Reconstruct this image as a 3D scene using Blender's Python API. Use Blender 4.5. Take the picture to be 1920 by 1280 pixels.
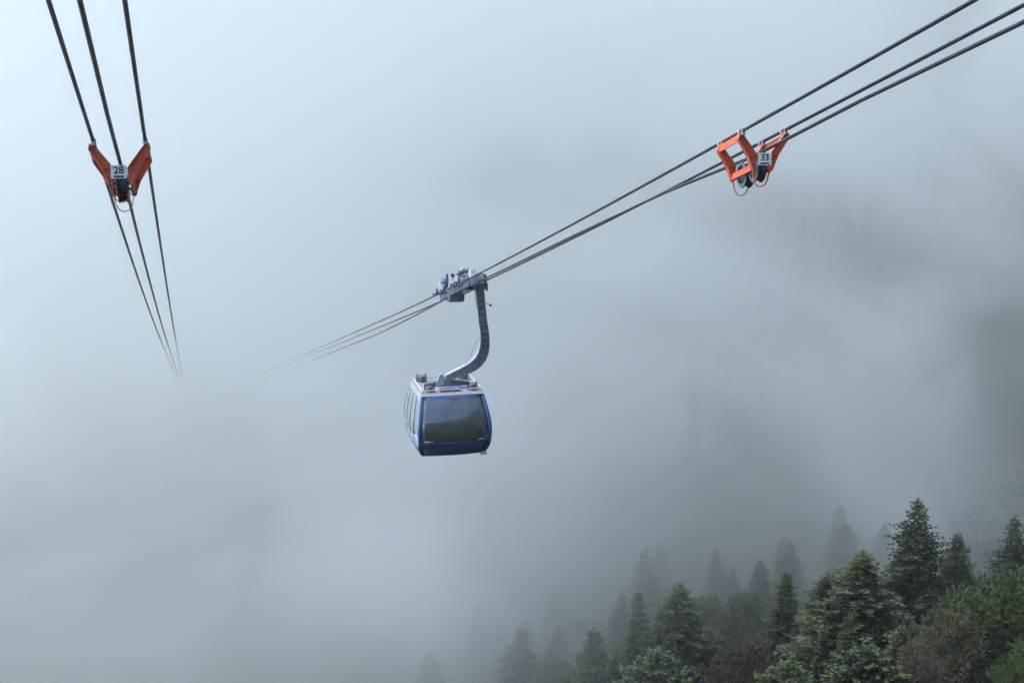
import bpy, bmesh, math, random
from math import sin, cos, pi, radians, sqrt, exp, atan2
from mathutils import Vector, Matrix, noise

for o in list(bpy.data.objects): bpy.data.objects.remove(o)
S = bpy.context.scene
COL = S.collection

# ------------------------------------------------------------------ camera
# the camera is the origin; +Y runs down the valley along the ropes
cd = bpy.data.cameras.new('camera'); cam = bpy.data.objects.new('camera', cd); COL.objects.link(cam)
cd.sensor_width = 36; cd.lens = 36 * 2667 / 1920; cd.clip_start = .1; cd.clip_end = 9000
cam.rotation_euler = (radians(90 - 11.858), 0, radians(-13.256))
S.camera = cam

# ------------------------------------------------------------------ sky and sun
SUN_EL, SUN_AZ = radians(55), radians(-85)      # azimuth from +Y towards +X
W = bpy.data.worlds.new('World'); S.world = W; W.use_nodes = True
wn = W.node_tree.nodes; wl = W.node_tree.links
bg = wn['Background']
sky = wn.new('ShaderNodeTexSky'); sky.sky_type = 'NISHITA'; sky.sun_disc = False
sky.sun_elevation = SUN_EL; sky.sun_rotation = SUN_AZ
sky.air_density = 1.0; sky.dust_density = 1.5; sky.ozone_density = 1.0; sky.altitude = 600
wl.new(sky.outputs[0], bg.inputs[0]); bg.inputs[1].default_value = .12
sd = bpy.data.lights.new('sun', 'SUN'); sd.energy = 1.5; sd.angle = radians(12); sd.color = (1, .985, .96)
sun = bpy.data.objects.new('sun', sd); COL.objects.link(sun)
sdir = Vector((sin(SUN_AZ) * cos(SUN_EL), cos(SUN_AZ) * cos(SUN_EL), sin(SUN_EL)))
sun.rotation_euler = sdir.to_track_quat('Z', 'Y').to_euler()
S.view_settings.view_transform = 'Standard'; S.view_settings.look = 'None'
S.view_settings.gamma = 1; S.view_settings.use_curve_mapping = False
S.view_settings.exposure = 1.95
S.cycles.max_bounces = 10; S.cycles.volume_bounces = 9; S.cycles.volume_step_rate = 6; S.cycles.use_adaptive_sampling = True; S.cycles.adaptive_threshold = .025; S.cycles.adaptive_min_samples = 24; S.cycles.transparent_max_bounces = 12
S.cycles.diffuse_bounces = 2; S.cycles.glossy_bounces = 2
S.cycles.use_denoising = True
HAZE = .00018
BANK = .018
FRONT0, FRONT1 = -45., 88.
THIN = 1.
FOGCOL = (.964, .985, .981)
NOFF = (0., 0., 0.)
GAPS = [(10., 48., -15., 24., 30., 17., -2.0), (4., 120., -28., 60., 50., 30., -2.0), (-30., 160., -84., 70., 100., 32., .72), (215., 460., -62., 62., 70., 30., .95), (160., 345., -48., 45., 70., 24., .95), (112., 240., -33., 34., 60., 18., .9), (170., 430., -88., 45., 70., 16., .9), (128., 330., -66., 36., 60., 14., .9), (56., 200., -19., 34., 85., 13., .7), (96., 350., -33., 44., 95., 17., .75), (142., 500., -48., 60., 95., 22., .8)]
ANISO = .5

# ------------------------------------------------------------------ helpers
R = random.Random(7)

def link(o, parent=None):
    COL.objects.link(o)
    if parent: o.parent = parent
    return o

def tag(o, label=None, cat=None, group=None, kind=None):
    for k, v in (('label', label), ('category', cat), ('group', group), ('kind', kind)):
        if v: o[k] = v
    return o

def empty(name, loc, rz=0.):
    o = bpy.data.objects.new(name, None); o.location = loc; o.rotation_euler = (0, 0, rz)
    o.empty_display_size = .3
    return link(o)

class MB:
    """collects shapes and builds them as one mesh object"""
    def __init__(s): s.v = []; s.f = []; s.m = []; s.sm = []
    def add(s, vs, fs, mi=0, smooth=False):
        k = len(s.v); s.v += [tuple(p) for p in vs]
        for f in fs: s.f.append(tuple(k + i for i in f)); s.m.append(mi); s.sm.append(smooth)
        return s
    def box(s, c, sz, mi=0, rot=None, taper=1.):
        M = rot or Matrix.Identity(3); c = Vector(c); vs = []
        for z in (-.5, .5):
            t = taper if z > 0 else 1.
            for x, y in ((-.5, -.5), (.5, -.5), (.5, .5), (-.5, .5)):
                vs.append(c + M @ Vector((x * sz[0] * t, y * sz[1] * t, z * sz[2])))
        return s.add(vs, [(3, 2, 1, 0), (4, 5, 6, 7), (0, 1, 5, 4), (1, 2, 6, 5), (2, 3, 7, 6), (3, 0, 4, 7)], mi)
    def bbox(s, c, sz, b=.01, mi=0, rot=None):
        """box with chamfered edges"""
        M = rot or Matrix.Identity(3); c = Vector(c)
        bm = bmesh.new(); bmesh.ops.create_cube(bm, size=1, matrix=Matrix.Diagonal((*sz, 1)))
        bmesh.ops.bevel(bm, geom=bm.edges[:], offset=b, segments=2, affect='EDGES', profile=.5)
        bm.verts.ensure_lookup_table()
        s.add([c + M @ v.co for v in bm.verts], [[v.index for v in f.verts] for f in bm.faces], mi); bm.free(); return s
    def bar(s, a, b, w, h, mi=0, up=(0, 0, 1)):
        """rectangular bar from a to b"""
        a = Vector(a); b = Vector(b); d = b - a; L = d.length; d = d / L
        x = d.cross(Vector(up)); x = x.normalized() if x.length > 1e-5 else Vector((1, 0, 0)); z = x.cross(d)
        M = Matrix((x, d, z)).transposed()
        return s.box((a + b) / 2, (w, L, h), mi, M)
    def tube(s, pts, r, n=8, mi=0, caps=True, smooth=True):
        pts = [Vector(p) for p in pts]; rr = r if isinstance(r, (list, tuple)) else [r] * len(pts)
        vs = []; fs = []; ref = None
        for i, p in enumerate(pts):
            t = (pts[min(i + 1, len(pts) - 1)] - pts[max(i - 1, 0)]).normalized()
            if ref is None: ref = Vector((0, 0, 1)) if abs(t.z) < .9 else Vector((1, 0, 0))
            x = t.cross(ref).normalized(); y = x.cross(t); ref = y
            for k in range(n):
                a = 2 * pi * k / n; vs.append(p + (x * cos(a) + y * sin(a)) * rr[i])
        for i in range(len(pts) - 1):
            for k in range(n):
                a = i * n + k; b = i * n + (k + 1) % n; fs.append((a, b, b + n, a + n))
        s.add(vs, fs, mi, smooth)
        if caps:
            k0 = len(s.v) - len(vs)
            s.f.append(tuple(k0 + k for k in range(n))[::-1]); s.m.append(mi); s.sm.append(False)
            s.f.append(tuple(k0 + (len(pts) - 1) * n + k for k in range(n))); s.m.append(mi); s.sm.append(False)
        return s
    def cyl(s, a, b, r, n=16, mi=0, smooth=True): return s.tube([a, b], r, n, mi, True, smooth)
    def lathe(s, c, axis, prof, n=28, mi=0):
        """prof = [(distance along axis, radius)]"""
        axis = Vector(axis).normalized(); ref = Vector((0, 0, 1)) if abs(axis.z) < .9 else Vector((1, 0, 0))
        x = axis.cross(ref).normalized(); y = axis.cross(x); c = Vector(c); vs = []; fs = []
        for h, r in prof:
            for k in range(n):
                a = 2 * pi * k / n; vs.append(c + axis * h + (x * cos(a) + y * sin(a)) * r)
        for i in range(len(prof) - 1):
            for k in range(n):
                a = i * n + k; b = i * n + (k + 1) % n; fs.append((a, a + n, b + n, b))
        return s.add(vs, fs, mi, True)
    def prism(s, poly, to3, th, mi=0):
        """poly: 2-D outline; to3(u, v, w) -> point; extruded w from -th/2 to th/2"""
        n = len(poly)
        vs = [to3(u, v, -th / 2) for u, v in poly] + [to3(u, v, th / 2) for u, v in poly]
        fs = [tuple(range(n))[::-1], tuple(range(n, 2 * n))] + [(i, (i + 1) % n, n + (i + 1) % n, n + i) for i in range(n)]
        return s.add(vs, fs, mi)
    def build(s, name, mats, parent=None, loc=None):
        me = bpy.data.meshes.new(name); me.from_pydata(s.v, [], s.f)
        for m in (mats if isinstance(mats, (list, tuple)) else [mats]): me.materials.append(m)
        me.polygons.foreach_set('material_index', s.m); me.polygons.foreach_set('use_smooth', s.sm)
        bm = bmesh.new(); bm.from_mesh(me); bmesh.ops.recalc_face_normals(bm, faces=bm.faces[:]); bm.to_mesh(me); bm.free()
        me.update(); o = bpy.data.objects.new(name, me)
        if loc: o.location = loc
        return link(o, parent)

def mat(name, col, rough=.6, metal=0., var=.15, scale=3., bump=0., bscale=40., dirt=None, dscale=1.5, damt=.5, coat=0.):
    """principled surface with a slight tone variation, optional grime patches and relief"""
    m = bpy.data.materials.new(name); m.use_nodes = True; nt = m.node_tree
    N = nt.nodes.new; L = nt.links.new; b = nt.nodes['Principled BSDF']
    tc = N('ShaderNodeTexCoord')
    nz = N('ShaderNodeTexNoise'); nz.inputs['Scale'].default_value = scale; nz.inputs['Detail'].default_value = 5
    L(tc.outputs['Object'], nz.inputs['Vector'])
    mr = N('ShaderNodeMapRange'); mr.inputs[1].default_value = .3; mr.inputs[2].default_value = .7
    mr.inputs[3].default_value = 1 - var; mr.inputs[4].default_value = 1 + var; L(nz.outputs['Fac'], mr.inputs[0])
    hs = N('ShaderNodeHueSaturation'); hs.inputs['Color'].default_value = (*col, 1); L(mr.outputs[0], hs.inputs['Value'])
    out = hs.outputs[0]
    if dirt:
        n2 = N('ShaderNodeTexNoise'); n2.inputs['Scale'].default_value = dscale; n2.inputs['Detail'].default_value = 8
        n2.inputs['Roughness'].default_value = .7; L(tc.outputs['Object'], n2.inputs['Vector'])
        r2 = N('ShaderNodeMapRange'); r2.inputs[1].default_value = .48; r2.inputs[2].default_value = .68; r2.inputs[4].default_value = damt
        L(n2.outputs['Fac'], r2.inputs[0])
        mx = N('ShaderNodeMix'); mx.data_type = 'RGBA'; L(r2.outputs[0], mx.inputs['Factor']); L(out, mx.inputs['A'])
        mx.inputs['B'].default_value = (*dirt, 1); out = mx.outputs['Result']
    L(out, b.inputs['Base Color'])
    b.inputs['Roughness'].default_value = rough; b.inputs['Metallic'].default_value = metal
    b.inputs['Coat Weight'].default_value = coat
    if bump:
        n3 = N('ShaderNodeTexNoise'); n3.inputs['Scale'].default_value = bscale; n3.inputs['Detail'].default_value = 3
        L(tc.outputs['Object'], n3.inputs['Vector'])
        bp = N('ShaderNodeBump'); bp.inputs['Strength'].default_value = bump; bp.inputs['Distance'].default_value = .02
        L(n3.outputs['Fac'], bp.inputs['Height']); L(bp.outputs[0], b.inputs['Normal'])
    return m

def leafmat(name, c1, c2, scale=1.2, trans=.25):
    """foliage: tone wanders between two greens through the crown and from tree to tree"""
    m = bpy.data.materials.new(name); m.use_nodes = True; nt = m.node_tree
    N = nt.nodes.new; L = nt.links.new; b = nt.nodes['Principled BSDF']; out = nt.nodes['Material Output']
    tc = N('ShaderNodeTexCoord'); nz = N('ShaderNodeTexNoise'); nz.inputs['Scale'].default_value = scale; nz.inputs['Detail'].default_value = 6
    nz.inputs['Roughness'].default_value = .7; L(tc.outputs['Object'], nz.inputs['Vector'])
    oi = N('ShaderNodeObjectInfo'); ad = N('ShaderNodeMath'); ad.operation = 'MULTIPLY_ADD'
    ad.inputs[1].default_value = .3; L(oi.outputs['Random'], ad.inputs[0]); L(nz.outputs['Fac'], ad.inputs[2])
    mr = N('ShaderNodeMapRange'); mr.inputs[1].default_value = .4; mr.inputs[2].default_value = .9; L(ad.outputs[0], mr.inputs[0])
    mx = N('ShaderNodeMix'); mx.data_type = 'RGBA'; mx.inputs['A'].default_value = (*c1, 1); mx.inputs['B'].default_value = (*c2, 1)
    L(mr.outputs[0], mx.inputs['Factor']); L(mx.outputs['Result'], b.inputs['Base Color']); b.inputs['Roughness'].default_value = .65
    b.inputs['Specular IOR Level'].default_value = .25
    tr = N('ShaderNodeBsdfTranslucent'); L(mx.outputs['Result'], tr.inputs['Color'])
    ms = N('ShaderNodeMixShader'); ms.inputs[0].default_value = trans; L(b.outputs[0], ms.inputs[1]); L(tr.outputs[0], ms.inputs[2])
    L(ms.outputs[0], out.inputs['Surface'])
    return m

def volume(name, dens, col=(.97, .97, .97)):
    m = bpy.data.materials.new(name); m.use_nodes = True; nt = m.node_tree; nt.nodes.clear()
    o = nt.nodes.new('ShaderNodeOutputMaterial'); v = nt.nodes.new('ShaderNodeVolumePrincipled')
    v.inputs['Color'].default_value = (*col, 1); v.inputs['Density'].default_value = dens
    v.inputs['Anisotropy'].default_value = ANISO
    nt.links.new(v.outputs[0], o.inputs['Volume']); return m, nt, v

M = {}
M['rope'] = mat('dark greased steel rope', (.035, .033, .045), .45, .6, .3, 8, .3, 60)
M['haul'] = mat('stranded steel rope', (.05, .05, .06), .45, .6, .3, 8, .3, 60)
M['orange'] = mat('orange paint', (.58, .105, .052), .5, 0, .12, 4, .15, 30, dirt=(.20, .05, .03), dscale=5, damt=.45)
M['galv'] = mat('galvanised steel', (.42, .45, .44), .45, .5, .2, 12, .2, 60, dirt=(.2, .2, .19), dscale=6, damt=.4)
M['rust'] = mat('rusty iron', (.16, .06, .03), .8, .1, .4, 12, .4, 50)
M['rubber'] = mat('black rubber', (.022, .023, .026), .6, 0, .2, 10, .1, 40)
M['alu'] = mat('cast aluminium', (.30, .32, .34), .4, .6, .12, 10, .1, 40)
M['plate'] = mat('white enamel plate', (.74, .76, .76), .4, 0, .04, 6, dirt=(.5, .5, .46), dscale=9, damt=.2)
M['ink'] = mat('navy ink', (.012, .02, .06), .5, 0, .05)
M['barblue'] = mat('blue print', (.02, .07, .2), .5, 0, .05)
M['blue'] = mat('blue cabin paint', (.018, .07, .20), .28, 0, .06, 2, dirt=(.03, .06, .18), dscale=2.2, damt=.35, coat=.5)
M['deepblue'] = mat('deep blue cabin paint', (.010, .035, .12), .3, 0, .08, 2, dirt=(.02, .03, .09), dscale=2.5, damt=.5, coat=.4)
M['sheenblue'] = mat('blue side panel with painted sky sheen', (.22, .33, .43), .3, 0, .06, 2, coat=.4)  # paleness paints in the bright fog mirrored by the cabin sides
M['dark'] = mat('dark grey trim', (.03, .033, .04), .5, 0, .15)
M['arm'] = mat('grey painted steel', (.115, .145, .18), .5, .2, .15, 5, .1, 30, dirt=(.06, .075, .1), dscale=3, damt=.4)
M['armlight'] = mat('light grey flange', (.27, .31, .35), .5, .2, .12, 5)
M['white'] = mat('white painted steel', (.42, .43, .44), .5, 0, .1, 6, dirt=(.35, .34, .32), dscale=4, damt=.5)
M['deck'] = mat('pinkish grey roof deck', (.23, .22, .23), .7, 0, .12, 5, .2, 30, dirt=(.22, .2, .2), dscale=3, damt=.5)
M['seat'] = mat('dark seat cushion', (.03, .032, .04), .7, 0, .2)
M['bluegrey'] = mat('blue grey machine paint', (.07, .12, .19), .45, .2, .15, 6, dirt=(.07, .08, .1), dscale=4, damt=.5)

def glassmat(name, tint, refl=.06):
    m = bpy.data.materials.new(name); m.use_nodes = True; nt = m.node_tree; nt.nodes.clear(); N = nt.nodes.new; L = nt.links.new
    o = N('ShaderNodeOutputMaterial'); t = N('ShaderNodeBsdfTransparent'); t.inputs[0].default_value = (*tint, 1)
    g = N('ShaderNodeBsdfGlossy'); g.inputs['Roughness'].default_value = .04; g.inputs['Color'].default_value = (.9, .95, 1, 1)
    fr = N('ShaderNodeFresnel'); fr.inputs['IOR'].default_value = 1.5
    ad = N('ShaderNodeMath'); ad.inputs[1].default_value = refl; L(fr.outputs[0], ad.inputs[0]); ad.use_clamp = True
    ms = N('ShaderNodeMixShader'); L(ad.outputs[0], ms.inputs[0]); L(t.outputs[0], ms.inputs[1]); L(g.outputs[0], ms.inputs[2])
    tc = N('ShaderNodeTexCoord'); nz = N('ShaderNodeTexNoise'); nz.inputs['Scale'].default_value = 1.5; nz.inputs['Detail'].default_value = 6
    L(tc.outputs['Object'], nz.inputs['Vector'])
    dm = N('ShaderNodeMapRange'); dm.inputs[1].default_value = .35; dm.inputs[2].default_value = .8; dm.inputs[3].default_value = .10; dm.inputs[4].default_value = .26
    L(nz.outputs['Fac'], dm.inputs[0])
    df = N('ShaderNodeBsdfDiffuse'); df.inputs[0].default_value = (.22, .24, .26, 1)     # grey film mixed in to paint the pane lighter and hazy
    m2 = N('ShaderNodeMixShader'); L(dm.outputs[0], m2.inputs[0]); L(ms.outputs[0], m2.inputs[1]); L(df.outputs[0], m2.inputs[2])
    L(m2.outputs[0], o.inputs['Surface']); return m
M['glass'] = glassmat('smoked cabin glass', (.52, .6, .64))
M['sideglass'] = glassmat('clear tinted side glass', (.88, .93, .95), .42)

# ------------------------------------------------------------------ terrain
def ramp(v, w): return w * math.log1p(math.exp(min(v / w, 40)))
def H(x, y):
    z = -37 + .2 * x - .45 * y
    fl = -150 + 12 * sin(x / 60)
    z = fl + ramp(z - fl, 14)
    z += .8 * min(ramp(x - 115 - .05 * y, 18), 300)
    z += .5 * min(ramp(x - 190, 20), 250)
    z += 150 * math.exp(-((x - 360) ** 2 / (2 * 200 ** 2) + (y - 660) ** 2 / (2 * 150 ** 2)))
    z += 44 * math.exp(-((x + 70) ** 2 / (2 * 105 ** 2) + (y - 290) ** 2 / (2 * 110 ** 2)))
    z += 110 * math.exp(-((x - 190) ** 2 / (2 * 80 ** 2) + (y - 630) ** 2 / (2 * 80 ** 2)))
    if y > 330: z += 3.5 * abs(noise.noise(Vector((x / 9, y / 9, 1)))) + 2 * noise.noise(Vector((x / 4, y / 4, 2)))
    z += 2.2 * noise.noise(Vector((x / 30, y / 30, 0))) + 20 * noise.noise(Vector((x / 150, y / 150, 3))) * min(1, max(0, (y - 120) / 200)) * min(1, max(.15, (x + 20) / 90))
    return z
def ground():
    xs = [-1500 + 60 * i for i in range(17)] + [-540 + 7 * i for i in range(163)] + [600 + 60 * i for i in range(18)]
    ys = [-400 + 60 * i for i in range(7)] + [10 + 7 * i for i in range(121)] + [860 + 60 * i for i in range(12)]
    v = [(x, y, H(x, y)) for y in ys for x in xs]; n = len(xs)
    f = [(j * n + i, j * n + i + 1, j * n + n + i + 1, j * n + n + i) for j in range(len(ys) - 1) for i in range(n - 1)]
    me = bpy.data.meshes.new('mountain_slope'); me.from_pydata(v, [], f); me.polygons.foreach_set('use_smooth', [True] * len(f))
    me.materials.append(mat('forest floor', (.028, .036, .02), .95, 0, .5, .12, .8, .5, dirt=(.045, .045, .028), dscale=.03, damt=.7))
    o = link(bpy.data.objects.new('mountain_slope', me)); tag(o, kind='structure')
ground()

# ------------------------------------------------------------------ ropes
XL, XR = -1.571, 12.181            # first track rope of each line; the second runs 1 m to its right
def ropez(y):
    u = min(y, 86.4) - 20.5
    return .62 - .2795 * u + .00022 * u * u - .2505 * max(0, y - 86.4)
def sag(y, line):                  # how far the haul rope hangs below the track ropes
    if line == 'L': pts = ((-30, .5), (19, .5), (25, .55), (30.2, .46), (38, .55), (60, .55), (100, .5), (400, .4))
    else: pts = ((-30, .55), (20, .5), (25, .43), (30.2, .46), (36, .25), (45, .15), (62, .1), (74, .3), (92, .6), (150, .8), (400, .8))
    for (a, p), (b, q) in zip(pts, pts[1:]):
        if y <= b: t = max(0, (y - a) / (b - a)); return p + (q - p) * t
    return pts[-1][1]
def rope_ys():
    y = -25.
    while y < 420: yield y; y += 1.0 if y < 90 else 4.
def track_rope(x, label):
    mb = MB(); mb.tube([(x, y, ropez(y)) for y in rope_ys()], .037, 14)
    o = mb.build('track_rope', M['rope']); tag(o, label, 'rope', 'track ropes of the cableway')
def haul_rope(x, line, label):
    # six strands twisted round each other: geometry where it is close, plain beyond
    vs = []; fs = []; n = 24; ys = []; y = -25.
    while y < 420: ys.append(y); y += .5 if y < 14 else (.035 if y < 34 else (1. if y < 90 else 4.))
    tw = 0; prev = ys[0]
    for y in ys:
        tw += 2 * pi * (y - prev) / .42; prev = y; z = ropez(y) - sag(y, line)
        for k in range(n):
            a = 2 * pi * k / n; r = .0345 * (1 + (.10 * abs(sin(3 * (a - tw))) if 14 <= y < 34 else .05))
            vs.append((x + r * cos(a), y + .27 * r * sin(a), z + r * sin(a)))
    for i in range(len(ys) - 1):
        for k in range(n):
            a = i * n + k; b = i * n + (k + 1) % n; fs.append((a, b, b + n, a + n))
    mb = MB(); mb.add(vs, fs, 0, True); o = mb.build('haul_rope', M['haul'])
    tag(o, label, 'rope', 'haul ropes of the cableway')
track_rope(XL, 'dark track rope at the far left, clamped to the left arm of orange carrier 28')
track_rope(XL + 1, 'dark track rope clamped to the right arm of orange carrier 28')
track_rope(XR, 'topmost of the three ropes on the right, above the left arm of carrier 33')
track_rope(XR + 1, 'track rope on the right clamped to the right arm of carrier 33')
haul_rope(XL + .5, 'L', 'twisted haul rope running over the roller of orange carrier 28')
haul_rope(XR + .5, 'R', 'haul rope running over the rollers of carrier 33, lowest of its three ropes')

# ------------------------------------------------------------------ slack rope carriers
def carrier(x0, y0, num, label, yaw, plate_dx):
    """orange double-V yoke clamped on both track ropes, with two rollers for the haul rope"""
    root = empty('slack_rope_carrier', (x0, y0, ropez(y0)))
    tag(root, label, 'rope carrier', 'orange rope carriers')
    sl = -.285
    def P(x, y, z): return Vector((x, y, z + sl * y))       # the yoke follows the slope of the ropes
    for yy in (-.6, .6):
        for s in (-1, 1):
            # arm: tapered web with flanges along both edges
            o_ = [(.57, -.07), (.595, -.18), (.345, -.58), (.225, -.90), (.155, -.90), (.13, -.575), (.17, -.52), (.49, -.10)]
            mb = MB(); to = lambda u, v, w, s=s, yy=yy: P(s * u, yy + w, v)
            mb.prism(o_, to, .018)
            for (a, b) in (((.595, -.18), (.345, -.58)), ((.345, -.58), (.225, -.90)), ((.49, -.10), (.17, -.52)), ((.57, -.07), (.595, -.18)), ((.17, -.52), (.13, -.575))):
                d = Vector((b[0] - a[0], b[1] - a[1])); nn = Vector((-d.y, d.x)).normalized() * .008
                mb.prism([(a[0] - nn.x, a[1] - nn.y), (b[0] - nn.x, b[1] - nn.y), (b[0] + nn.x, b[1] + nn.y), (a[0] + nn.x, a[1] + nn.y)], to, .12)
            mb.prism([(.135, -.56), (.355, -.56), (.345, -.575), (.135, -.575)], to, .13)
            arm = mb.build('yoke_arm', M['orange'], root)
            for (u, v) in ((.20, -.66), (.25, -.70), (.29, -.62), (.20, -.80), (.20, -.87)):
                mbb = MB(); mbb.cyl(P(s * u, yy - .022, v), P(s * u, yy - .009, v), .012, 6)
                mbb.build('bolt', M['galv'], arm)
            # lug and clamp on the track rope
            mb = MB(); mb.bbox(P(s * .535, yy, -.12), (.10, .06, .09), .008); mb.bbox(P(s * .50, yy + .05, -.075), (.05, .05, .14), .008)
            lug = mb.build('lug', M['orange'], root)
            mb = MB(); mb.bbox(P(s * .5, yy - .07, -.035), (.075, .045, .16), .01); mb.cyl(P(s * .46, yy - .07, -.085), P(s * .54, yy - .07, -.085), .022, 10)
            rc = mb.build('rope_clamp', M['galv'], root)
            mb = MB(); mb.bbox(P(s * .5, yy + .11, .0), (.105, .07, .105), .012); mb.build('clamp_jaw', M['galv'], rc)
            mb = MB(); mb.bbox(P(s * .5, yy - .015, -.05), (.06, .045, .16), .008); mb.tube([P(s * .5, yy - .05, 0), P(s * .5, yy + .04, 0)], .046, 14)
            mb.build('clamp_bracket', M['rust'], root)
    for s in (-1, 1):
        mb = MB()
        mb.bar(P(s * .565, -.592, -.15), P(s * .565, .592, -.15), .03, .15)
        mb.build('top_beam', M['orange'], root)
        mb = MB()
        mb.bar(P(s * .235, -.592, -.80), P(s * .235, .592, -.80), .022, .14)
        mb.bar(P(s * .225, -.592, -.87), P(s * .225, .592, -.87), .09, .014)
        mb.build('bottom_beam', M['orange'], root)
    for yy in (-.33, .33):                                  # rollers: rubber groove between two aluminium discs
        c = P(0, yy, -.80); mb = MB()
        mb.lathe(c, (1, 0, 0), [(-.10, .19), (-.10, .285), (-.085, .30), (-.05, .265), (0, .252), (.05, .265), (.085, .30), (.10, .285), (.10, .19)], 40)
        w = mb.build('roller', M['rubber'], root)
        mb = MB()
        for s in (-1, 1):
            mb.lathe(c, (s, 0, 0), [(.06, .05), (.095, .06), (.075, .16), (.108, .20), (.112, .27), (.102, .287)], 40)
        mb.build('side_disc', M['alu'], w)
        mb = MB()
        for s in (-1, 1): mb.lathe(c, (s, 0, 0), [(.109, .205), (.111, .195), (.078, .158)], 40)
        mb.cyl(c - Vector((.2, 0, 0)), c + Vector((.2, 0, 0)), .03, 14)
        mb.build('axle', M['dark'], w)
    for yy in (-.55, .56):                                  # flat-bar loops that catch the haul rope
        pts = [(-.22, -.86), (-.17, -1.08), (-.12, -1.18), (-.05, -1.225), (.03, -1.225), (.10, -1.19), (.155, -1.10), (.175, -.98), (.225, -.86)]
        mb = MB()
        for a, b in zip(pts, pts[1:]): mb.bar(P(a[0], yy, a[1]), P(b[0], yy, b[1]), .05, .018, 0, (0, 0, 1) if abs(a[0] - b[0]) > .03 else (1, 0, 0))
        mb.build('guard_loop', M['orange'], root)
    # number plate
    pl = MB(); Rz = Matrix.Rotation(yaw, 3, 'Z'); pc = P(plate_dx, -.66, -.64)
    pl.bbox(pc, (.31, .008, .27), .003, 0, Rz)
    pr = pl.build('number_plate', M['plate'], root)
    fwd = Rz @ Vector((0, -1, 0)); rt = Rz @ Vector((1, 0, 0))
    b2 = MB(); b2.box(pc + fwd * .0065 + Vector((0, 0, -.098)) , (.20, .003, .04), 0, Rz); b2.build('blue_bar', M['barblue'], pr)
    for s in (-1, 1):
        b3 = MB(); b3.cyl(pc + rt * .137 * s + fwd * .004, pc + rt * .137 * s + fwd * .009, .008, 8)
        b3.build('screw', M['galv'], pr)
    tx = bpy.data.curves.new('number', 'FONT'); tx.body = num; tx.size = .20; tx.align_x = 'CENTER'; tx.align_y = 'CENTER'; tx.extrude = .0015
    tx.offset = .004; tx.materials.append(M['ink'])
    tmp = link(bpy.data.objects.new('number_text', tx)); nm = bpy.data.meshes.new_from_object(tmp.evaluated_get(bpy.context.evaluated_depsgraph_get()))
    bpy.data.objects.remove(tmp); to = bpy.data.objects.new('number', nm); to.location = pc + fwd * .0065 + Vector((0, 0, .025)); to.rotation_euler = (pi / 2, 0, yaw); to['label'] = 'the number ' + num
    link(to, pr)
carrier(XL + .5, 30.2, '28', 'orange V-shaped rope carrier with number plate 28 on the left ropes', radians(0), -.04)
carrier(XR + .5, 30.2, '33', 'orange double-yoke rope carrier with number plate 33 on the right ropes', radians(-6), .03)

# ------------------------------------------------------------------ the gondola cabin
G = empty('gondola_cabin', (11.75, 63.1, -18.4))
tag(G, 'blue cable car cabin with smoked windows hanging from the right ropes in the fog', 'cable car')
HT = 2.78
def hw(t): return 1.46 + .20 * sin(pi * min(1, max(0, t)) ** .9) + .10 * (1 - t) - .02 - (.07 * (1 - t / .12) if t < .12 else 0)
def hl(t): return 1.50 + .52 * sin(pi * min(1, max(0, t)) ** .95) + .28 * (1 - t) - (.14 * (1 - t / .15) if t < .15 else 0)
def surf(side, s, t, off=0.):
    """point on the cabin skin: side f/b/l/r, s across in -1..1, t from floor to roof"""
    W_, L_ = hw(t) + off, hl(t) + off; bow = .16; z = HT * t
    if side in 'fb':
        p = Vector((s * W_, -L_ + bow * s * s, z)); return p if side == 'f' else Vector((-p.x, -p.y, z))
    p = Vector((-W_ - .05 * (1 - s * s) * 1.0, s * (L_ - bow), z)); return p if side == 'l' else Vector((-p.x, -p.y, z))
def patch(mb, side, s0, s1, t0, t1, off=0., th=.03, ns=8, nt=10, mi=0, cut=None):
    vs = []; fs = []
    for o_ in (off, off - th):
        for j in range(nt + 1):
            for i in range(ns + 1):
                t = t0 + (t1 - t0) * j / nt; a, b = (s0, s1) if cut is None else cut(t)
                vs.append(surf(side, a + (b - a) * i / ns, t, o_))
    n = ns + 1; K = n * (nt + 1)
    for j in range(nt):
        for i in range(ns):
            a = j * n + i; fs.append((a, a + 1, a + n + 1, a + n)); fs.append((K + a + n, K + a + n + 1, K + a + 1, K + a))
    for j in range(nt):
        for a in (j * n, j * n + ns): fs.append((a, a + n, K + a + n, K + a))
    for i in range(ns):
        for a in (i, nt * n + i): fs.append((a, a + 1, K + a + 1, K + a))
    return mb.add(vs, fs, mi, True)
def P1(name, m, parent, *args, **kw): mb = MB(); patch(mb, *args, **kw); return mb.build(name, m, parent)
for sd_ in 'fb':
    P1('end_panel', M['deepblue'], G, sd_, -.955, .955, .0, .262)
    P1('end_window', M['glass'], G, sd_, -.922, .922, .27, .94, off=-.006, th=.012, ns=16, nt=14)
    P1('vent_strip', M['arm'], G, sd_, -.90, .90, .835, .845, off=-.02, th=.02, nt=1)
    P1('mullion', M['arm'], G, sd_, -.012, .012, .62, .935, off=-.02, th=.02, ns=1)
    P1('window_header', M['blue'], G, sd_, -.922, .922, .943, .98)
    for s in (-1, 1):
        a, b = sorted((.925 * s, 1.0 * s))
        P1('corner_post', M['blue'], G, sd_, a, b, .262, 1.0, off=.008, th=.06, ns=3, nt=16)
        P1('corner_guard', M['dark'], G, sd_, a - .0, b + .0, .0, .26, off=.01, th=.07, ns=3, nt=6)
        h = MB(); c = surf(sd_, .83 * s, .283, .02); e = surf(sd_, .60 * s, .283, .02)
        h.tube([c, (c + e) / 2, e], [.03, .028, .02], 8); h.build('bumper_bar', M['armlight'], G)
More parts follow.
